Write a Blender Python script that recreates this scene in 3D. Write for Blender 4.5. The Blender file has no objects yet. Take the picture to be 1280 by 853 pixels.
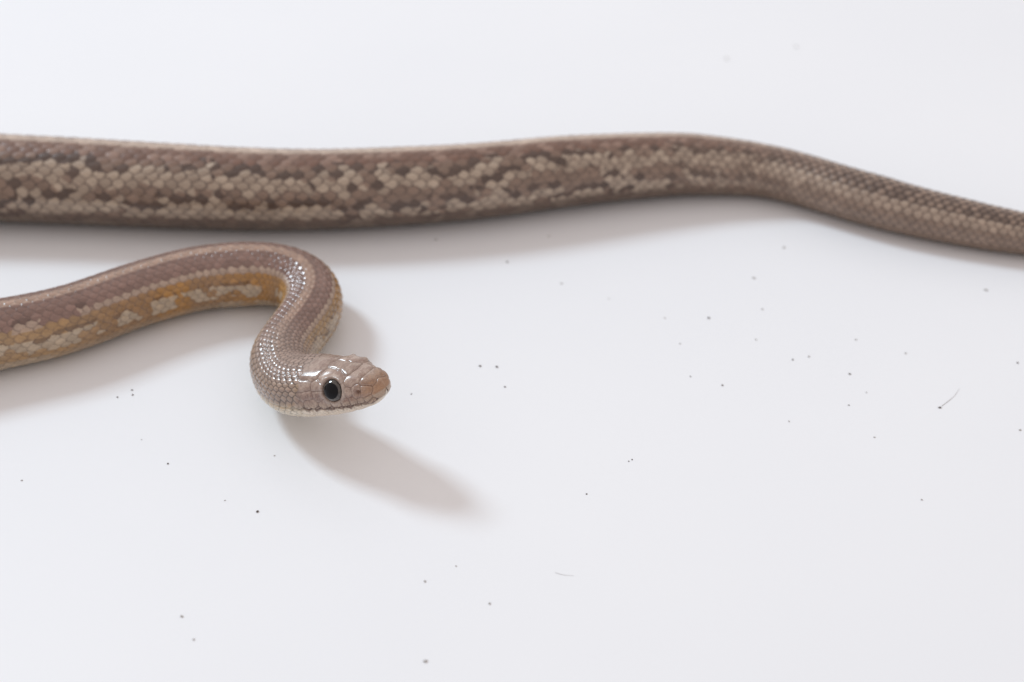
import bpy, math, random
import numpy as np
from mathutils import Vector, Matrix

MM = 0.001
scene = bpy.context.scene
COL = scene.collection

# ------------------------------------------------------------------ camera
PITCH = math.radians(35.0)      # how far the camera looks down
LENS, SENSOR = 70.0, 36.0
PW, PH = 1280.0, 853.0          # the photograph's pixels
FPX = PW * LENS / SENSOR
DIST = 400.0                    # mm, camera to the surface at the picture's centre
CAM = np.array([0.0, -DIST * math.cos(PITCH), DIST * math.sin(PITCH)])
FWD = np.array([0.0, math.cos(PITCH), -math.sin(PITCH)])
RGT = np.array([1.0, 0.0, 0.0])
UPV = np.cross(RGT, FWD)

def ray(px, py):
    return FWD + RGT * ((px - PW / 2) / FPX) - UPV * ((py - PH / 2) / FPX)

def on_height(px, py, h):
    """pixel -> point (mm) at height h above the surface"""
    d = ray(px, py)
    return CAM + d * ((h - CAM[2]) / d[2])

def depth(p):
    return float(np.dot(np.asarray(p) - CAM, FWD))

cam_data = bpy.data.cameras.new("camera")
cam_data.lens = LENS
cam_data.sensor_width = SENSOR
cam_data.clip_start = 0.01
cam_data.clip_end = 50.0
cam = bpy.data.objects.new("camera", cam_data)
cam.location = CAM * MM
cam.rotation_euler = (math.pi / 2 - PITCH, 0, 0)
COL.objects.link(cam)
scene.camera = cam
cam_data.dof.use_dof = True
cam_data.dof.aperture_fstop = 14.0
cam_data.dof.aperture_blades = 9

# ------------------------------------------------------------------ light
world = bpy.data.worlds.new("World")
scene.world = world
world.use_nodes = True
bg = world.node_tree.nodes["Background"]
bg.inputs["Color"].default_value = (1.0, 0.902, 0.862, 1)
bg.inputs["Strength"].default_value = 0.77

AZ, EL = math.radians(50.0), math.radians(37.8)     # shadows run right and towards the camera
LDIR = Vector((-math.sin(AZ) * math.cos(EL), math.cos(AZ) * math.cos(EL), math.sin(EL)))

def window_light(name, dist, sx, sy, watts, colour, spin=0.0):
    d = bpy.data.lights.new(name, 'AREA')
    d.shape = 'RECTANGLE'
    d.size, d.size_y = sx, sy
    d.energy = watts
    d.color = colour
    o = bpy.data.objects.new(name, d)
    o.location = LDIR * dist
    o.rotation_euler = LDIR.to_track_quat('Z', 'Y').to_euler()
    COL.objects.link(o)
    return o
window_light("window_light", 2.2, 0.42, 0.46, 30.5, (0.74, 0.89, 1.0))

scene.view_settings.view_transform = 'Standard'
scene.view_settings.look = 'None'
scene.view_settings.exposure = 0.02
scene.view_settings.gamma = 1.0
scene.view_settings.use_curve_mapping = False

# ------------------------------------------------------------------ helpers
def new_mat(name):
    m = bpy.data.materials.new(name)
    m.use_nodes = True
    return m, m.node_tree.nodes, m.node_tree.links, m.node_tree.nodes["Principled BSDF"]

def smooth(a, b, x):
    t = np.clip((x - a) / (b - a), 0, 1)
    return t * t * (3 - 2 * t)

def hash2(ix, iy, seed):
    v = np.sin(ix * 127.1 + iy * 311.7 + seed * 74.7) * 43758.5453
    return v - np.floor(v)

def vnoise(x, y, seed=0):
    ix, iy = np.floor(x), np.floor(y)
    fx, fy = x - ix, y - iy
    fx, fy = fx * fx * (3 - 2 * fx), fy * fy * (3 - 2 * fy)
    a, b = hash2(ix, iy, seed), hash2(ix + 1, iy, seed)
    c, d = hash2(ix, iy + 1, seed), hash2(ix + 1, iy + 1, seed)
    return (a * (1 - fx) + b * fx) * (1 - fy) + (c * (1 - fx) + d * fx) * fy

def tag(o, label, cat, group=None):
    o["label"], o["category"] = label, cat
    if group:
        o["group"] = group

# ------------------------------------------------------------------ the white surface
def build_surface():
    m, N, L, P = new_mat("white_laminate")
    P.inputs["Roughness"].default_value = 0.34
    P.inputs["Specular IOR Level"].default_value = 0.35
    tc = N.new("ShaderNodeTexCoord")
    n1 = N.new("ShaderNodeTexNoise"); n1.inputs["Scale"].default_value = 9.0; n1.inputs["Detail"].default_value = 4
    n2 = N.new("ShaderNodeTexNoise"); n2.inputs["Scale"].default_value = 900.0; n2.inputs["Detail"].default_value = 3
    L.new(tc.outputs["Object"], n1.inputs["Vector"]); L.new(tc.outputs["Object"], n2.inputs["Vector"])
    r = N.new("ShaderNodeValToRGB")
    r.color_ramp.elements[0].position = 0.3; r.color_ramp.elements[0].color = (0.785, 0.803, 0.835, 1)
    r.color_ramp.elements[1].position = 0.7; r.color_ramp.elements[1].color = (0.812, 0.828, 0.855, 1)
    L.new(n1.outputs["Fac"], r.inputs["Fac"])
    L.new(r.outputs["Color"], P.inputs["Base Color"])
    b = N.new("ShaderNodeBump"); b.inputs["Strength"].default_value = 0.03; b.inputs["Distance"].default_value = 0.0004
    L.new(n2.outputs["Fac"], b.inputs["Height"]); L.new(b.outputs["Normal"], P.inputs["Normal"])
    import bmesh
    bm = bmesh.new()
    bmesh.ops.create_cube(bm, size=1.0)
    bmesh.ops.scale(bm, vec=(1.8, 1.3, 0.03), verts=bm.verts)
    bmesh.ops.translate(bm, vec=(0.0, 0.15, -0.015), verts=bm.verts)
    bmesh.ops.bevel(bm, geom=list(bm.edges), offset=0.003, segments=3, affect='EDGES')
    me = bpy.data.meshes.new("tabletop"); bm.to_mesh(me); bm.free()
    me.materials.append(m)
    o = bpy.data.objects.new("tabletop", me)
    o["kind"] = "structure"
    COL.objects.link(o)
build_surface()

# ------------------------------------------------------------------ snake: the centre line
Q = 0.86                        # the belly is a little flattened
HEAD_LEN = 26.0
HEAD_YAW, HEAD_PITCH = math.radians(33), math.radians(20)
SNOUT = on_height(481, 484, 17.0)
AX = np.array([math.cos(HEAD_YAW) * math.cos(HEAD_PITCH), -math.sin(HEAD_YAW) * math.cos(HEAD_PITCH), math.sin(HEAD_PITCH)])

pts, rad, roll = [], [], []
def add_world(p, r, ro=0):
    pts.append(np.asarray(p, float)); rad.append(r); roll.append(ro)
def add_px(px, py, wpx, lift=0.0, ro=0):
    """centre-line pixel with the body's width across in pixels; the body lies on the surface unless lifted (mm)"""
    h = 6.0
    for _ in range(4):
        p = on_height(px, py, h)
        r = 0.5 * wpx * depth(p) / FPX
        h = Q * r + lift
    add_world(p, r, ro)

for t in (0.0, 9.0, 17.0):
    add_world(SNOUT - AX * t, 5.4, 0)
add_px(357, 474, 74, 2.6, 0)
add_px(350, 455, 74, 1.8, 0)
add_px(362, 429, 73, 1.0, 0)
add_px(381, 404, 74, 0.5, 0)
add_px(390, 381, 74, 0.3, 0)
add_px(379, 358, 76, 0.1, 0)
add_px(352, 347, 79)
add_px(300, 345, 83)
add_px(250, 350, 83)
add_px(200, 362, 83)
add_px(150, 378, 84)
add_px(100, 396, 86)
add_px(50, 410, 89)
add_px(0, 420, 91)
add_px(-150, 446, 97)
add_px(-400, 440, 108)
add_px(-540, 380, 112)
add_px(-560, 300, 112)
add_px(-420, 238, 116)
add_px(-200, 222, 117)
add_px(0, 226, 115)
add_px(200, 235, 111)
add_px(400, 240, 105)
add_px(500, 236, 103)
add_px(600, 229, 99)
add_px(700, 218, 94)
add_px(800, 210, 86)
add_px(860, 208, 81)
add_px(900, 210, 76)
add_px(950, 215, 69)
add_px(1000, 226, 67)
add_px(1050, 241, 67)
add_px(1100, 255, 67)
add_px(1150, 268, 64)
add_px(1200, 279, 61)
add_px(1250, 289, 57)
add_px(1280, 294, 54)
add_px(1400, 314, 46)
add_px(1520, 330, 34)
add_px(1640, 336, 22)
add_px(1740, 330, 11)
add_px(1800, 322, 3)

PTS = np.array(pts); RAD = np.array(rad); ROLL = np.array(roll, float)
ROLL[21:-5] = -12.0             # the trunk lies rolled a little away from the camera

def cubic(xk, yk, x):
    """natural cubic spline, columns of yk"""
    n = len(xk); h = np.diff(xk)
    A = np.zeros((n, n)); rhs = np.zeros((n,) + yk.shape[1:])
    A[0, 0] = A[-1, -1] = 1
    for i in range(1, n - 1):
        A[i, i - 1], A[i, i], A[i, i + 1] = h[i - 1], 2 * (h[i - 1] + h[i]), h[i]
        rhs[i] = 6 * ((yk[i + 1] - yk[i]) / h[i] - (yk[i] - yk[i - 1]) / h[i - 1])
    M = np.linalg.solve(A, rhs)
    j = np.clip(np.searchsorted(xk, x) - 1, 0, n - 2)
    hj = h[j][:, None]; a = (xk[j + 1] - x)[:, None]; b = (x - xk[j])[:, None]
    return (M[j] * a**3 + M[j + 1] * b**3) / (6 * hj) + (yk[j] / hj - M[j] * hj / 6) * a + (yk[j + 1] / hj - M[j + 1] * hj / 6) * b

key = np.concatenate([[0], np.cumsum(np.linalg.norm(np.diff(PTS, axis=0), axis=1))])
fine = np.linspace(0, key[-1], 24000)
cf = cubic(key, PTS, fine)
arc = np.concatenate([[0], np.cumsum(np.linalg.norm(np.diff(cf, axis=0), axis=1))])
key_arc = np.interp(key, fine, arc)
TOTAL = arc[-1]
def s_at(px, py):               # arc length of the control point nearest to a pixel
    return key_arc[int(np.argmin([np.hypot(*(np.array(project(p)) - (px, py))) for p in PTS]))]
def project(p):
    d = np.asarray(p) - CAM; z = d @ FWD
    return PW / 2 + FPX * (d @ RGT) / z, PH / 2 - FPX * (d @ UPV) / z
S_LEFT_FRONT = s_at(0, 420)
S_LEFT_BACK = s_at(0, 226)
S_BENDS = s_at(300, 345)
S_RIGHT = s_at(1280, 294)

def spaced(a, b, step):
    return np.linspace(a, b, max(2, int(round((b - a) / step))), endpoint=False)
tip = 1.6 * (np.linspace(0, 1, 40, endpoint=False) ** 2)
S = np.concatenate([tip + 1e-4, spaced(1.6, 34, 0.10), spaced(34, S_LEFT_FRONT + 8, 0.14),
                    spaced(S_LEFT_FRONT + 8, S_LEFT_BACK - 10, 0.5), spaced(S_LEFT_BACK - 10, S_RIGHT + 8, 0.20),
                    spaced(S_RIGHT + 8, TOTAL, 0.35), [TOTAL]])
NR, NP = len(S), 256
PHI = np.linspace(-math.pi, math.pi, NP, endpoint=False)
C = np.stack([np.interp(S, arc, cf[:, k]) for k in range(3)], 1)
eps = 0.6
def curve(s):
    return np.stack([np.interp(s, arc, cf[:, k]) for k in range(3)], 1)
T = curve(np.clip(S + eps, 0, TOTAL)) - curve(np.clip(S - eps, 0, TOTAL))
T /= np.linalg.norm(T, axis=1)[:, None]
UP = np.array([0, 0, 1.0])
Nn = UP - (T @ UP)[:, None] * T
Nn /= np.linalg.norm(Nn, axis=1)[:, None]
LAT = np.cross(T, Nn)           # towards the snake's left... T runs tailwards
ro = np.radians(np.interp(S, key_arc, ROLL))[:, None]
Nr = Nn * np.cos(ro) + LAT * np.sin(ro)
LATr = LAT * np.cos(ro) - Nn * np.sin(ro)

R = np.interp(S, key_arc, RAD)
k = np.ones(41) / 41
R = np.where(S > 30, np.interp(S, key_arc, RAD), R)
# head outline: distance from snout, half width, height above and below the axis
HT = np.array([[0, 2.9, 2.1, 2.1], [2.5, 3.5, 2.9, 2.8], [5, 4.4, 3.5, 3.5], [8, 5.2, 4.2, 4.1], [10.3, 5.6, 4.5, 4.5],
               [13, 6.0, 4.6, 4.8], [17, 6.6, 4.7, 5.0], [21, 6.7, 4.8, 5.0], [25, 6.1, 5.0, 4.9], [29, 5.55, 5.2, 4.8], [33, 5.45, 5.4, 4.7]])
HTs = cubic(HT[:, 0], HT[:, 1:], np.clip(S, 0, 33))
cap = np.sqrt(np.clip(1 - (1 - np.clip(S / 2.3, 0, 1)) ** 2, 0, 1))[:, None]
HTs = HTs * cap
bl = smooth(28, 38, S)[:, None]
WID = HTs * (1 - bl) + np.stack([R, R, R * Q], 1) * bl
EXPN = 2.0 + 0.45 * (1 - smooth(18, 30, S)) * smooth(0, 3, S)

def ring(i, phi):
    """offset from centre line for ring index arrays"""
    sn, cs = np.sin(phi), np.cos(phi)
    e = 2.0 / EXPN[i]
    y = np.sign(sn) * np.abs(sn) ** e * WID[i, 0]
    z = np.sign(cs) * np.abs(cs) ** e * np.where(cs > 0, WID[i, 1], WID[i, 2])
    return y, z
II, PP = np.meshgrid(np.arange(NR), PHI, indexing='ij')
Y, Z = ring(II, PP)
BASE = C[:, None, :] + Y[..., None] * LATr[:, None, :] + Z[..., None] * Nr[:, None, :]
LOC = np.stack([np.broadcast_to(S[:, None], Y.shape), np.abs(Y), Z], -1)     # head-local, both sides folded together

# base normals
dS = np.gradient(BASE, axis=0)
dP = np.roll(BASE, -1, 1) - np.roll(BASE, 1, 1)
NRM = np.cross(dS, dP)
NRM /= np.maximum(np.linalg.norm(NRM, axis=2), 1e-9)[..., None]
out = np.einsum('ijk,ijk->ij', NRM, BASE - C[:, None, :])
NRM *= np.sign(out.mean())
NRM[0] = -T[0]

# ------------------------------------------------------------------ snake: scale rows on neck, body and tail
ROWW = R * (0.165 + 0.085 * smooth(S_RIGHT - 95, S_RIGHT - 25, S))          # width of one scale row (mm)
PITCHR = 1.85 - 0.35 * smooth(S_RIGHT - 95, S_RIGHT - 25, S) - 0.3 * (1 - smooth(30, 60, S))
UU = np.concatenate([[0], np.cumsum(np.diff(S) / (PITCHR[1:] * 0.5 * (ROWW[1:] + ROWW[:-1])))])
Ug = np.broadcast_to(UU[:, None], PP.shape)
Vg = PP * (R / ROWW)[:, None]
warp = (smooth(45, 60, S) * (1 - 0.6 * smooth(S_RIGHT - 95, S_RIGHT - 25, S)))[:, None]
Ug = Ug + warp * 0.55 * (vnoise(Ug * 0.22, Vg * 0.30, 61) - 0.5)
Vg = Vg + warp * 0.45 * np.minimum(np.abs(Vg) / 3, 1) * (vnoise(Ug * 0.25 + 50, Vg * 0.25, 62) - 0.5)
best = np.full(PP.shape, -9.0); brho = np.full(PP.shape, 9.0)
bi = np.zeros(PP.shape); bj = np.zeros(PP.shape)
for dj in (-1, 0, 1):
    j = np.round(Vg) + dj
    off = 0.5 * np.mod(j, 2)
    i0 = np.floor(Ug - off)
    for di in (0, 1):
        ic = i0 + di + off
        da, db = Ug - ic - (hash2(ic * 2, j, 6) - 0.5) * 0.10, Vg - j - (hash2(ic * 2, j, 7) - 0.5) * 0.12
        wob = (hash2(ic * 2, j, 5) - 0.5) * 0.06
        rho = (np.abs(da / 0.62) ** 1.75 + np.abs(db / (0.84 + wob)) ** 1.75)
        h = 0.55 * da + 0.42 * (1 - rho) + (hash2(ic * 2, j, 3) - 0.5) * 0.10 + 0.10 * np.exp(-(db / 0.12) ** 2) * (da > -0.3)
        h = np.where(rho < 1, h, -0.55)
        w = h > best
        best = np.where(w, h, best); brho = np.where(w, rho, brho)
        bi = np.where(w, ic, bi); bj = np.where(w, j, bj)
scale_h = np.clip(best, -0.5, 0.8)
deg = np.degrees(np.abs(bj) * (ROWW / R)[:, None])       # where the scale's middle sits, degrees from the spine
degp = np.degrees(np.abs(PP))
# belly scutes
VENT = 121.0
isv = degp > VENT
fr = Ug - np.floor(Ug)
scute_h = 0.5 * fr - 0.6 * smooth(0.93, 1.0, fr)
scale_h = np.where(isv, scute_h, scale_h)
amp_body = (0.26 + 0.27 * (1 - smooth(50, 90, S)) - 0.05 * smooth(S_LEFT_FRONT, S_LEFT_BACK, S) + 0.10 * smooth(S_RIGHT - 95, S_RIGHT - 40, S))[:, None] * ROWW[:, None] * np.ones_like(PP)

# pigment of neck, body and tail (linear reflectance), one tone per scale
def c3(*v):
    return np.array(v, float)
def mix(a, b, f):
    f = np.asarray(f)[..., None]
    return a * (1 - f) + b * f
rnd = hash2(bi * 2, bj, 11)
rnd2 = hash2(bi * 2, bj, 12)
ones = np.ones(PP.shape + (1,))
sgn = np.sign(bj)
ncol = vnoise(bi * 0.45, bj * 0.33 + 40, 1)
nlong = vnoise(bi * 0.22, sgn * 3.0, 2)
# front: tan spine stripe, mauve band, pale line, ochre flank with pale blotches
mauve, tan, pale = c3(.255, .165, .148), c3(.47, .345, .285), c3(.43, .335, .285)
ochre, cream, dark = c3(.40, .215, .065), c3(.475, .40, .32), c3(.085, .050, .042)
left = smooth(S_BENDS + 25, S_LEFT_FRONT - 5, S)[:, None] * np.ones_like(PP)
near = 1 - smooth(38, 75, S)[:, None] * np.ones_like(PP)
RW = np.degrees(ROWW / R)[:, None]
degm = 0.6 * deg + 0.4 * degp            # scales follow the rows, with some colour running across them
def f_line(i, j):
    d = np.abs(j) * RW
    return (d > 43) & (d < 52.5 + 5 * left) & ((left < 0.35) | (vnoise(i * 0.62, np.sign(j) * 7, 4) > 0.40))
def f_blotch(i, j):
    d = np.abs(j) * RW
    return (d > 73) & (d < 97) & (0.65 * vnoise(i * 0.50, np.abs(j) * 0.35 + np.sign(j) * 90 + 9, 7) + 0.35 * vnoise(i * 1.2, j * 0.9, 17) > 0.50)
wu = Ug + 0.5 * (vnoise(Ug * 1.7, Vg * 1.3, 71) - 0.5)
wv = Vg + 0.5 * (vnoise(Ug * 1.5 + 7, Vg * 1.6, 72) - 0.5)
ci, cj = 0.30 * bi + 0.70 * wu, 0.30 * bj + 0.70 * wv          # pattern edges run across the scales, only partly along them
line, blotch = f_line(ci, cj), f_blotch(ci, cj)
above = (f_line(ci, cj + 0.8 * sgn)) & (~line) & (left > 0.3)
above2 = (f_blotch(ci, cj + 0.7 * sgn)) & (~blotch) & (deg > 60)
A = ones * mauve
A = mix(A, ones * c3(.20, .125, .11), (degm < 19) * 0.6 + (rnd > 0.80) * 0.4)
A = mix(A, ones * tan, 1 - smooth(7.0, 10.5, degm))
A = mix(A, ones * c3(.36, .245, .205), (1 - smooth(2, 5, degm)) * 0.7)
A = mix(A, ones * dark, above * 0.6 * (rnd > 0.25))
A = mix(A, ones * pale, line * (0.85 + 0.15 * rnd))
och = mix(ones * ochre, ones * c3(.29, .18, .10), 0.8 * smooth(.35, .65, vnoise(0.5 * (Ug + bi) * 0.30, sgn * 5 + 2, 6)))
och = mix(och, ones * c3(.38, .27, .165), 0.72 * left)
och = mix(och, ones * c3(.40, .31, .19), 0.5 * near)
A = mix(A, och, smooth(52, 56, degm))
A = mix(A, ones * pale, (line & (deg > 46)) * 0.85)
wav = degp + 2.5 * (vnoise(Ug * 0.8, sgn * 3, 14) - 0.5)
A = mix(A, ones * pale, smooth(44, 46, wav) * (1 - smooth(51, 54, wav)) * 0.75 * (1 - smooth(0.25, 0.5, left)))
A = mix(A, ones * dark, above2 * 0.5 * (rnd > 0.4))
A = mix(A, ones * cream, blotch * (0.80 + 0.15 * rnd))
A = mix(A, ones * cream, (degm > 106) * (0.25 + 0.45 * (vnoise(bi * 0.5, sgn * 4, 8) > 0.5)))
bellyA = ones * c3(.66, .57, .44)
A = mix(A, bellyA, smooth(113, 124, degp) * (0.3 + 0.7 * near))
# back: pale spine edge, red-brown band, checkered flanks
taupe, grey, redb, blk = c3(.235, .168, .137), c3(.43, .36, .305), c3(.175, .100, .078), c3(.060, .036, .030)
def f_grey(i, j):
    d = np.abs(j) * RW
    c = 0.5 * vnoise(i * 0.75 + 0.5 * j, j * 0.6, 21) + 0.5 * vnoise(i * 1.35, j * 0.9, 22) + 0.15 * np.cos((d - 58) / 46 * 2 * math.pi)
    return (d > 36) & (c > 0.50)
gi, gj = 0.55 * bi + 0.45 * wu, 0.55 * bj + 0.45 * wv
isgrey = f_grey(gi, gj)
isdark = (f_grey(gi + .4, gj + 0.9 * sgn) | f_grey(gi - .4, gj + 0.9 * sgn)) & (~isgrey) & (deg > 28) & (rnd > 0.32)
differs = np.zeros(PP.shape, bool)
for du in (-.5, .5):
    for dv in (-1, 1):
        differs |= f_grey(gi + du, gj + dv) != isgrey
B = ones * taupe
B = mix(B, mix(ones * redb, ones * c3(.27, .18, .15), rnd > 0.6), 1 - smooth(33, 42, degm))
B = mix(B, ones * blk, isdark * 0.8)
B = mix(B, ones * grey, isgrey * (0.65 + 0.35 * rnd2))
B = mix(B, ones * c3(.60, .50, .44), (1 - smooth(7.0, 12.0, degm)) * (0.75 + 0.25 * rnd))
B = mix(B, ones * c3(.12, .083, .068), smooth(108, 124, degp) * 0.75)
tail = smooth(S_RIGHT - 95, S_RIGHT - 30, S)[:, None] * np.ones_like(PP)
Bt = mix(ones * c3(.36, .285, .24), ones * c3(.26, .19, .155), (deg < 48).astype(float))
Bt = mix(Bt, ones * blk, ((deg > 8) & (deg < 46) & (rnd > 0.78)) * 0.55)
Bt = mix(Bt, ones * taupe, ((deg > 78)) * 0.8)
Bt = mix(Bt, ones * c3(.44, .35, .30), (deg < 8) * 0.9)
B = mix(B, Bt, tail * 0.9)
f_ab = smooth(S_LEFT_FRONT + 10, S_LEFT_BACK - 20, S)[:, None] * np.ones_like(PP)
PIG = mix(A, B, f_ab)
PIG = PIG * (0.89 + 0.22 * rnd2)[..., None] * c3(.89, .845, .775)
skin = mix(ones * c3(.075, .046, .040), ones * c3(.055, .034, .028), f_ab)
gap = np.maximum(smooth(0.50 - 0.15 * near, 0.95 - 0.10 * near, brho), tail * (degp < 52) * smooth(0.22, 0.6, brho)) * (~isv)
PIG = PIG * (0.90 + 0.22 * vnoise(Ug * 2.2, Vg * 5.0, 51))[..., None]
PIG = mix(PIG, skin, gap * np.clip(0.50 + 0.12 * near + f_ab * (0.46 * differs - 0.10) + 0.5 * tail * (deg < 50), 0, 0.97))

# ------------------------------------------------------------------ snake: head plates, mouth, eye sockets
HEADR = int(np.searchsorted(S, 33.0))
def head_pt(t, d):
    i = int(np.searchsorted(S, t))
    y, z = ring(np.array([i]), np.array([math.radians(d)]))
    return np.array([t, abs(y[0]), z[0]])
plates = [
    [(0.05, 90), (0.25, 60), (0.5, 100), (0.2, 20)],                     # rostral
    [(1.7, 24), (2.2, 34)],                                             # internasal
    [(2.0, 70), (2.6, 86)],                                             # nasal, front
    [(4.5, 72), (4.3, 86)],                                             # nasal, rear
    [(5.3, 14), (5.4, 30), (6.0, 44)],                                  # prefrontal
    [(8.6, 0), (10.0, 2), (11.5, 0), (8.2, 8)],                         # frontal
    [(8.6, 46), (10.2, 43), (12.0, 40), (9.6, 30), (11.6, 26)],         # supraocular
    [(14.2, 14), (15.6, 16), (17.0, 13), (14.6, 30), (15.8, 29)],  # parietal
    [(6.3, 74)],                                                        # loreal
    [(8.0, 62), (7.9, 78)],                                             # preocular
    [(13.1, 60)], [(13.0, 80)],                                         # postoculars
    [(15.6, 60), (16.4, 62)], [(15.3, 80), (16.3, 82)],                 # temporals
    [(18.7, 46)], [(18.6, 62)], [(18.8, 78)],
    [(2.3, 102)], [(3.9, 101)], [(5.6, 100)], [(7.6, 99)], [(9.8, 98)], [(12.2, 97)], [(14.9, 95), (15.3, 95)], [(17.3, 93)], [(19.4, 92)],
    [(2.0, 126)], [(3.7, 124)], [(5.5, 121)], [(7.4, 119)], [(9.4, 118)], [(11.6, 117)], [(14.0, 116)], [(16.5, 115)], [(19.0, 114)],
    [(3.5, 150), (6.0, 150)], [(9.0, 140), (12.0, 140)], [(15.0, 140)], [(18.0, 140)],
]
HL = LOC[:HEADR]
d1 = np.full(HL.shape[:2], 99.0); d2 = np.full(HL.shape[:2], 99.0); pid = np.zeros(HL.shape[:2], int)
for n, seeds in enumerate(plates):
    dd = np.full(HL.shape[:2], 99.0)
    for (t0, d0) in seeds:
        dd = np.minimum(dd, np.linalg.norm(HL - head_pt(np.interp(t0, [0, 2.5, 10.3, 15, 30], [0, 2.1, 8.2, 13.5, 30]), d0), axis=2))
    closer = dd < d1
    d2 = np.where(closer, d1, np.minimum(d2, dd))
    pid = np.where(closer, n, pid)
    d1 = np.where(closer, dd, d1)
edge = d2 - d1
sH = S[:HEADR][:, None]; dH = degp[:HEADR]
groove = np.exp(-(edge / 0.16) ** 2)
plate_h = 0.24 * (1 - np.exp(-edge / 0.55)) - 0.10 * groove
bound = np.interp(dH, [0, 20, 45, 70, 90, 105, 125, 180], [17.0, 16.6, 15.6, 15.2, 16.2, 18.2, 19.0, 18.0])
mlat = smooth(-0.35, 0.35, sH - bound + (hash2(bi[:HEADR] * 2, bj[:HEADR], 9) - 0.5) * 1.6)
disp = scale_h * amp_body
disp[:HEADR] = plate_h * (1 - mlat) + disp[:HEADR] * mlat
# mouth line
mouth = np.interp(sH[:, 0], [0, 1.0, 3.4, 9, 13, 18, 21], [168, 138, 117, 109, 107, 103, 100])[:, None] + 2.0 * np.sin(sH * 2 * math.pi / 1.75)
mm_d = (dH - mouth) * math.pi / 180 * np.interp(sH, [0, 3, 10, 20], [2.2, 3.4, 5, 6])
min_len = 1 - smooth(20.0, 21.5, sH)
disp[:HEADR] += min_len * (-0.34 * np.exp(-(mm_d / 0.17) ** 2) + 0.10 * np.exp(-((mm_d + 0.55) / 0.4) ** 2))
# eye socket
EYE_T, EYE_D, EYE_R = 8.1, 69.0, 2.36
ep = head_pt(EYE_T, EYE_D)
er = np.linalg.norm(HL - ep, axis=2)
disp[:HEADR] += -0.9 * (1 - smooth(1.7, 2.2, er)) + 0.24 * np.exp(-((er - 2.4) / 0.42) ** 2)
disp[:HEADR] += 0.55 * smooth(5.2, 6.6, sH) * (1 - smooth(8.5, 12, sH)) * np.exp(-((dH - 45) / 9.0) ** 2)      # brow ridge
# nostril
npnt = head_pt(3.2, 77)
nr = np.linalg.norm((HL - npnt) * np.array([0.8, 1, 1]), axis=2)
disp[:HEADR] += -0.5 * np.exp(-(nr / 0.36) ** 2) + 0.08 * np.exp(-((nr - 0.75) / 0.3) ** 2)

# head pigment, with highlights painted along the plate edges
nh = vnoise(sH * 1.6 + 3 * hash2(pid, 1, 3), dH * 0.09 + pid * 3.7, 31)
nf = vnoise(sH * 6.0, dH * 0.35, 32)
oh = np.ones(HL.shape[:2] + (1,))
HP = oh * c3(.37, .285, .255)
HP = mix(HP, oh * c3(.46, .38, .345), smooth(0.5, 0.9, nh))
HP = mix(HP, oh * c3(.27, .185, .165), smooth(0.5, 0.8, nf) * 0.55)
ng = 0.6 * vnoise(sH * 0.9, dH * 0.05, 35) + 0.4 * vnoise(sH * 2.6, dH * 0.14, 36)
HP = mix(HP, oh * c3(.50, .415, .375), smooth(0.5, 0.75, vnoise(sH * 2.0 + 9, dH * 0.11, 38)) * 0.5)
HP = mix(HP, oh * c3(.235, .155, .135), smooth(0.45, 0.75, ng) * 0.6)
HP = HP * (0.90 + 0.2 * hash2(pid, 2, 8))[..., None]
HP = mix(HP, oh * c3(.40, .235, .135), (1 - smooth(0.6, 4.6, sH + 0.02 * np.abs(dH - 80) + 1.6 * (nf - 0.5))) * 0.8)
HP = mix(HP, oh * c3(.44, .36, .30), smooth(88, 98, dH) * 0.75)
HP = mix(HP, oh * c3(.22, .115, .085), np.exp(-((sH - 5.2) / 3.0) ** 2 - ((dH - 90) / 8) ** 2) * (0.35 + 0.5 * nf))
HP = mix(HP, oh * c3(.20, .12, .105), np.exp(-((sH - 13.0) / 2.5) ** 2 - ((dH - 84) / 9) ** 2) * (0.25 + 0.6 * nf))
HP = mix(HP, oh * c3(.17, .105, .092), groove * (0.22 + 0.25 * smooth(5, 8, sH)))
HP = mix(HP, oh * c3(.76, .70, .63), smooth(0.05, 0.4, mm_d) * min_len)
lipspeck = np.exp(-(mm_d / 0.26) ** 2) * (0.45 + 0.55 * (vnoise(sH * 2.4, 1.0 + 0 * dH, 33) > 0.4))
lipspeck = np.maximum(lipspeck, np.exp(-((mm_d + 0.2) / 0.85) ** 2) * np.exp(-(edge / 0.26) ** 2) * 0.9)
lipspeck = np.maximum(lipspeck, np.exp(-((mm_d + 0.4) / 0.6) ** 2) * smooth(0.62, 0.8, vnoise(sH * 4.0, dH * 0.22, 37)) * 0.7)
lipspeck = np.maximum(lipspeck, np.exp(-((mm_d - 0.35) / 0.3) ** 2) * smooth(0.60, 0.75, vnoise(sH * 2.6 + 4, dH * 0.15, 40)) * 0.8)
HP = mix(HP, oh * c3(.10, .05, .045), np.clip(lipspeck, 0, 1) * min_len * (sH < 19.5))
HP = HP * c3(.89, .835, .77) * (0.80 + 0.4 * vnoise(sH * 9.0, dH * 0.5, 39))[..., None]
HP = mix(HP, oh * c3(.52, .43, .385), np.exp(-((edge - 0.30) / 0.10) ** 2) * 0.30 * (dH < 95))  # thin highlights beside the plate sutures, painted into the colour
HP = mix(HP, oh * c3(.14, .06, .04), np.exp(-(nr / 0.42) ** 2) * 0.9)
HP = mix(HP, oh * c3(.45, .39, .35), np.exp(-((er - 2.4) / 0.3) ** 2) * 0.4)
HP = mix(HP, oh * c3(.05, .04, .04), 1 - smooth(1.8, 2.1, er))
PIG[:HEADR] = mix(HP, PIG[:HEADR], mlat)
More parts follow.
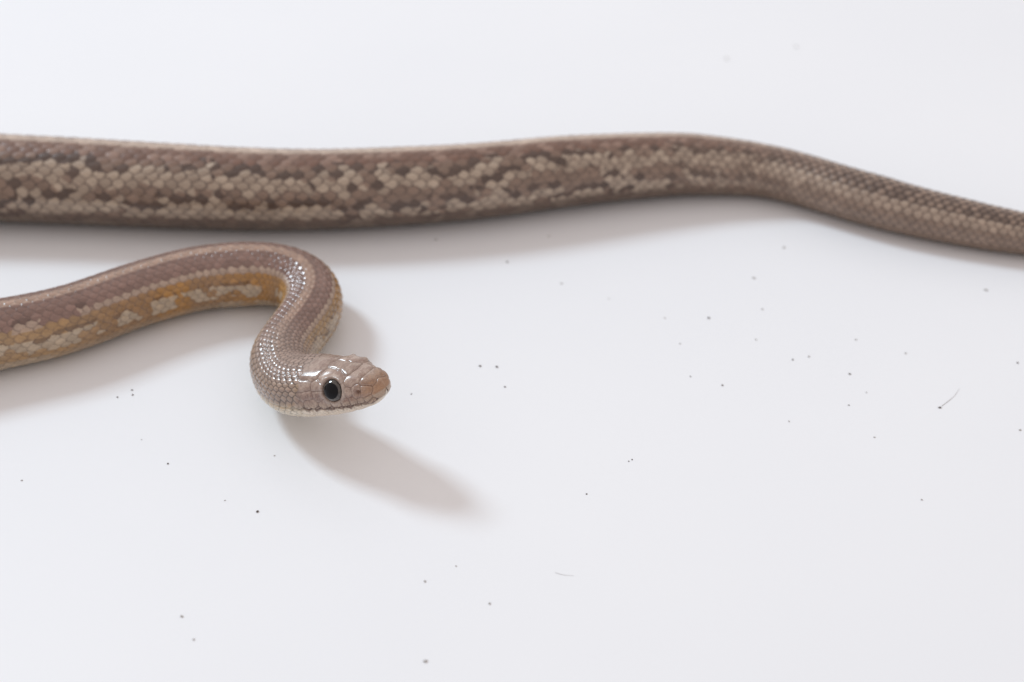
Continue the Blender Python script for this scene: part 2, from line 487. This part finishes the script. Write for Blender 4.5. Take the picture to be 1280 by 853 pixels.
# the neck behind the head is greyer and paler than the trunk
nk = (smooth(14, 17, S) * (1 - smooth(30, 46, S)))[:, None] * (1 - smooth(88, 104, degp)) * 0.85
PIG = mix(PIG, ones * c3(.32, .238, .20) * (0.85 + 0.3 * rnd2)[..., None] * (1 - 0.85 * gap)[..., None], nk)

thr = (smooth(14, 18, S) * (1 - smooth(34, 48, S)))[:, None] * smooth(90, 108, degp)
PIG = mix(PIG, ones * c3(.66, .58, .46) * (1 - 0.6 * gap)[..., None], thr * 0.8)

V = BASE + NRM * disp[..., None]
V[..., 2] = np.where(V[..., 2] < 0.02, 0.02 + 0.02 * np.tanh(V[..., 2]), V[..., 2])

verts = V.reshape(-1, 3) * MM
a = np.arange(NR - 1)[:, None] * NP; b = np.arange(NP)[None, :]; b2 = (b + 1) % NP
quads = np.stack([a + b, a + b2, a + NP + b2, a + NP + b], -1).reshape(-1, 4)
pa = np.cross(V[200, 1] - V[200, 0], V[201, 0] - V[200, 0])
if np.dot(pa, NRM[200, 0]) < 0:
    quads = quads[:, ::-1]
me = bpy.data.meshes.new("body")
me.vertices.add(len(verts)); me.vertices.foreach_set("co", verts.ravel())
me.loops.add(quads.size); me.loops.foreach_set("vertex_index", quads.ravel().astype(np.int32))
me.polygons.add(len(quads))
me.polygons.foreach_set("loop_start", np.arange(0, quads.size, 4, dtype=np.int32))
me.polygons.foreach_set("use_smooth", np.ones(len(quads), bool))
me.update(calc_edges=True)
att = me.color_attributes.new("pigment", 'FLOAT_COLOR', 'POINT')
att.data.foreach_set("color", np.concatenate([np.clip(PIG, 0.01, 0.9).reshape(-1, 3), np.broadcast_to((0.20 + 0.08 * smooth(60, 90, S) + 0.08 * f_ab[:, 0])[:, None], PP.shape).reshape(-1, 1)], 1).astype(np.float32).ravel())

def skin_material():
    m, N, L, P = new_mat("snake_skin")
    at = N.new("ShaderNodeVertexColor"); at.layer_name = "pigment"
    tc = N.new("ShaderNodeTexCoord")
    n = N.new("ShaderNodeTexNoise"); n.inputs["Scale"].default_value = 2600; n.inputs["Detail"].default_value = 3
    L.new(tc.outputs["Object"], n.inputs["Vector"])
    mr = N.new("ShaderNodeMapRange"); mr.inputs["To Min"].default_value = 0.78; mr.inputs["To Max"].default_value = 1.22
    L.new(n.outputs["Fac"], mr.inputs["Value"])
    mx = N.new("ShaderNodeMix"); mx.data_type = 'RGBA'; mx.blend_type = 'MULTIPLY'; mx.inputs["Factor"].default_value = 1.0
    L.new(at.outputs["Color"], mx.inputs["A"]); L.new(mr.outputs["Result"], mx.inputs["B"])
    L.new(mx.outputs["Result"], P.inputs["Base Color"])
    bp = N.new("ShaderNodeBump"); bp.inputs["Strength"].default_value = 0.12; bp.inputs["Distance"].default_value = 0.0001
    L.new(n.outputs["Fac"], bp.inputs["Height"]); L.new(bp.outputs["Normal"], P.inputs["Normal"])
    L.new(at.outputs["Alpha"], P.inputs["Roughness"])
    P.inputs["Specular IOR Level"].default_value = 0.62
    return m
me.materials.append(skin_material())

base_pt = np.array([C[int(np.searchsorted(S, S_BENDS)), 0], C[int(np.searchsorted(S, S_BENDS)), 1], 0.0]) * MM
snake = bpy.data.objects.new("snake", None)
snake.empty_display_size = 0.01
snake.location = base_pt
COL.objects.link(snake)
tag(snake, "slender brown and tan patterned snake with raised head and small dark eye", "snake")
def part(name, mesh, parent, inv):
    o = bpy.data.objects.new(name, mesh)
    COL.objects.link(o)
    o.parent = parent
    o.matrix_parent_inverse = Matrix.Translation(inv)
    return o
body = part("body", me, snake, -Vector(base_pt))
body["label"] = "scaly body with tan spine stripe, checkered flanks and blunt head"

# eyes
def ball_mesh(name, radius, cap_angle, mat, seg=40, rings=28):
    vs, fs = [(0, 0, radius)], []
    for i in range(1, rings + 1):
        th = cap_angle * i / rings
        for j in range(seg):
            ph = 2 * math.pi * j / seg
            vs.append((radius * math.sin(th) * math.cos(ph), radius * math.sin(th) * math.sin(ph), radius * math.cos(th)))
    for j in range(seg):
        fs.append((0, 1 + j, 1 + (j + 1) % seg))
    for i in range(rings - 1):
        for j in range(seg):
            p0 = 1 + i * seg; p1 = p0 + seg
            fs.append((p0 + j, p1 + j, p1 + (j + 1) % seg, p0 + (j + 1) % seg))
    m = bpy.data.meshes.new(name); m.from_pydata(vs, [], fs); m.update()
    m.polygons.foreach_set("use_smooth", [True] * len(m.polygons))
    m.materials.append(mat)
    return m
def eye_mats():
    m, N, L, P = new_mat("iris")
    tc = N.new("ShaderNodeTexCoord")
    n = N.new("ShaderNodeTexNoise"); n.inputs["Scale"].default_value = 2500; n.inputs["Detail"].default_value = 4
    L.new(tc.outputs["Object"], n.inputs["Vector"])
    r = N.new("ShaderNodeValToRGB")
    r.color_ramp.elements[0].color = (0.030, 0.025, 0.022, 1); r.color_ramp.elements[0].position = 0.35
    r.color_ramp.elements[1].color = (0.085, 0.07, 0.06, 1); r.color_ramp.elements[1].position = 0.7
    L.new(n.outputs["Fac"], r.inputs["Fac"]); L.new(r.outputs["Color"], P.inputs["Base Color"])
    P.inputs["Roughness"].default_value = 0.08
    P.inputs["Coat Weight"].default_value = 0.5; P.inputs["Coat Roughness"].default_value = 0.03
    k, N, L, P = new_mat("pupil")
    n = N.new("ShaderNodeTexNoise"); n.inputs["Scale"].default_value = 900
    r = N.new("ShaderNodeValToRGB")
    r.color_ramp.elements[0].color = (0.004, 0.004, 0.005, 1); r.color_ramp.elements[1].color = (0.012, 0.012, 0.014, 1)
    L.new(n.outputs["Fac"], r.inputs["Fac"]); L.new(r.outputs["Color"], P.inputs["Base Color"])
    P.inputs["Roughness"].default_value = 0.04
    P.inputs["Specular IOR Level"].default_value = 0.13
    return m, k
iris_mat, pupil_mat = eye_mats()
eye_me = ball_mesh("eye", EYE_R * MM, math.radians(110), iris_mat)
pupil_me = ball_mesh("pupil", (EYE_R + 0.012) * MM, math.radians(39), pupil_mat)
ei = int(np.searchsorted(S, EYE_T))
eye_centre = None
for side in (1, -1):
    pj = int(np.argmin(np.abs(PHI - side * math.radians(EYE_D))))
    nrm = NRM[ei, pj]
    c = BASE[ei, pj] - nrm * (EYE_R - 0.95)
    if eye_centre is None or depth(c) < depth(eye_centre):
        eye_centre = c
    q = Vector(nrm).to_track_quat('Z', 'Y')
    e = part("eye", eye_me, snake, -Vector(base_pt))
    e.location = Vector(c * MM); e.rotation_euler = q.to_euler()
    p = bpy.data.objects.new("pupil", pupil_me)
    COL.objects.link(p); p.parent = e
cam_data.dof.focus_distance = depth(eye_centre) * MM

# ------------------------------------------------------------------ dirt specks and hairs on the surface
def speck_mats():
    res = []
    for nm, c0, c1 in (("dark_dirt", (.055, .042, .036), (.15, .12, .11)), ("grey_dust", (.38, .37, .36), (.52, .51, .50))):
        m, N, L, P = new_mat(nm)
        n = N.new("ShaderNodeTexNoise"); n.inputs["Scale"].default_value = 4000
        r = N.new("ShaderNodeValToRGB")
        r.color_ramp.elements[0].color = c0 + (1,); r.color_ramp.elements[1].color = c1 + (1,)
        L.new(n.outputs["Fac"], r.inputs["Fac"]); L.new(r.outputs["Color"], P.inputs["Base Color"])
        P.inputs["Roughness"].default_value = 0.85
        res.append(m)
    return res
dark_dirt, grey_dust = speck_mats()

def speck_mesh(seed, mat, name):
    rg = random.Random(seed)
    vs, fs = [], []
    rings, seg = 4, 7
    vs.append((0, 0, 1.1))
    for i in range(1, rings):
        th = math.pi * i / rings
        for j in range(seg):
            ph = 2 * math.pi * (j + 0.3 * rg.random()) / seg
            k = 0.75 + 0.5 * rg.random()
            vs.append((k * math.sin(th) * math.cos(ph), k * math.sin(th) * math.sin(ph) * 0.8, 0.55 + 0.55 * math.cos(th) * k))
    vs.append((0, 0, 0.0))
    for j in range(seg):
        fs.append((0, 1 + j, 1 + (j + 1) % seg))
        fs.append((len(vs) - 1, 1 + (rings - 2) * seg + (j + 1) % seg, 1 + (rings - 2) * seg + j))
    for i in range(rings - 2):
        for j in range(seg):
            p0 = 1 + i * seg; p1 = p0 + seg
            fs.append((p0 + j, p1 + j, p1 + (j + 1) % seg, p0 + (j + 1) % seg))
    zmin = min(v[2] for v in vs)
    vs = [(x, y, z - zmin) for x, y, z in vs]
    m = bpy.data.meshes.new(name); m.from_pydata(vs, [], fs); m.update()
    m.materials.append(mat)
    return m
dark_meshes = [speck_mesh(s, dark_dirt, "dirt_speck") for s in range(4)]
dust_meshes = [speck_mesh(s + 9, grey_dust, "dust_speck") for s in range(4)]
DARK = [(545, 300, .26), (634, 328, .30), (886, 398, .30), (600, 458, .27), (621, 459, .27), (631, 484, .22), (514, 493, .17),
        (863, 471, .17), (903, 482, .24), (991, 450, .22), (1062, 468, .27), (1061, 507, .19), (1175, 510, .27), (1272, 454, .24),
        (147, 497, .22), (165, 488, .22), (166, 494, .22), (210, 580, .22), (322, 640, .28), (786, 577, .16), (790, 575, .16), (733, 618, .19)]
DUST = [(686, 296, .26), (702, 355, .26), (831, 398, .2), (761, 374, .16), (953, 387, .26), (1232, 363, .34), (1011, 446, .25), (1083, 491, .18),
        (1093, 547, .2), (986, 527, .2), (1275, 538, .24), (1070, 425, .2), (1132, 442, .25), (945, 425, .2), (27, 601, .2), (343, 570, .17),
        (177, 550, .14), (531, 727, .26), (612, 755, .26), (227, 771, .3), (532, 827, .36), (570, 708, .18), (908, 74, .42), (995, 59, .4),
        (942, 348, .3), (980, 310, .3), (281, 626, .15), (242, 800, .24), (850, 430, .18), (1152, 625, .22)]
rg = random.Random(4)
SPECIAL = {(1175, 510): ("tiny dark speck touching the end of a short curved hair", None)}
for k in ((147, 497), (165, 488), (166, 494)):
    SPECIAL[k] = ("dark speck of a group of three at the edge of the neck's shadow", "three specks by the neck's shadow")
for k in ((545, 300), (634, 328)):
    SPECIAL[k] = ("dark speck lying in the long shadow of the thick trunk", "dark specks in the trunk's shadow")
for k in ((786, 577), (790, 575)):
    SPECIAL[k] = ("very small dark speck almost touching its twin on the white surface", "pair of touching specks")
for k in ((600, 458), (621, 459), (631, 484)):
    SPECIAL[k] = ("dark speck of a loose triangle of three ahead of the snake's snout", "three specks ahead of the snout")
SPECIAL[(322, 640)] = ("dark speck lying alone below the head's slanting shadow", None)
for k in ((686, 296),):
    SPECIAL[k] = ("pale grey speck lying in the long shadow of the thick trunk", None)
for k in ((908, 74), (995, 59)):
    SPECIAL[k] = ("faint grey dust speck on the white surface behind the snake's trunk", "dust specks behind the trunk")
for lst, meshes, nm, lab, grp in ((DARK, dark_meshes, "dirt_speck", "tiny dark brown speck of dirt on the white surface", "dark dirt specks scattered on the surface"),
                                  (DUST, dust_meshes, "dust_speck", "tiny pale grey speck of dust on the white surface", "pale dust specks scattered on the surface")):
    for px, py, r in lst:
        p = on_height(px, py, 0.0)
        o = bpy.data.objects.new(nm, rg.choice(meshes))
        o.location = Vector(p * MM)
        o.scale = (r * MM * (0.9 + 0.5 * rg.random()), r * MM, r * MM * 0.7)
        o.rotation_euler = (0, 0, rg.random() * 6.28)
        special = SPECIAL.get((px, py))
        tag(o, special[0] if special else lab, "dirt" if nm == "dirt_speck" else "dust", special[1] if special else grp)
        COL.objects.link(o)

def hair(name, pix, rad_mm, mat, label):
    P = [on_height(x, y, 0.0) for x, y in pix]
    P = np.array(P); P[:, 2] = rad_mm * 1.02
    kk = np.linspace(0, 1, len(P)); P = cubic(kk, P, np.linspace(0, 1, 24))
    vs, fs = [], []
    for i, p in enumerate(P):
        t = P[min(i + 1, 23)] - P[max(i - 1, 0)]; t /= np.linalg.norm(t)
        l = np.cross(t, UP); l /= np.linalg.norm(l)
        rr = rad_mm * (1 - 0.6 * i / 23)
        for j in range(6):
            an = j * math.pi / 3
            vs.append(tuple((p + l * rr * math.cos(an) + UP * rr * math.sin(an)) * MM))
    for i in range(23):
        for j in range(6):
            fs.append((i * 6 + j, i * 6 + (j + 1) % 6, i * 6 + 6 + (j + 1) % 6, i * 6 + 6 + j))
    fs.append(tuple(range(5, -1, -1))); fs.append(tuple(23 * 6 + j for j in range(6)))
    m = bpy.data.meshes.new(name); m.from_pydata(vs, [], fs); m.update(); m.materials.append(mat)
    o = bpy.data.objects.new(name, m); COL.objects.link(o)
    tag(o, label, "hair")
hair("hair", [(1177, 508), (1185, 502), (1193, 495), (1199, 486)], 0.045, grey_dust, "short thin curved hair beside a dark speck on the white surface")
hair("lint_fibre", [(694, 716), (704, 719), (717, 720)], 0.035, grey_dust, "short pale straight lint fibre past the end of the head's shadow")
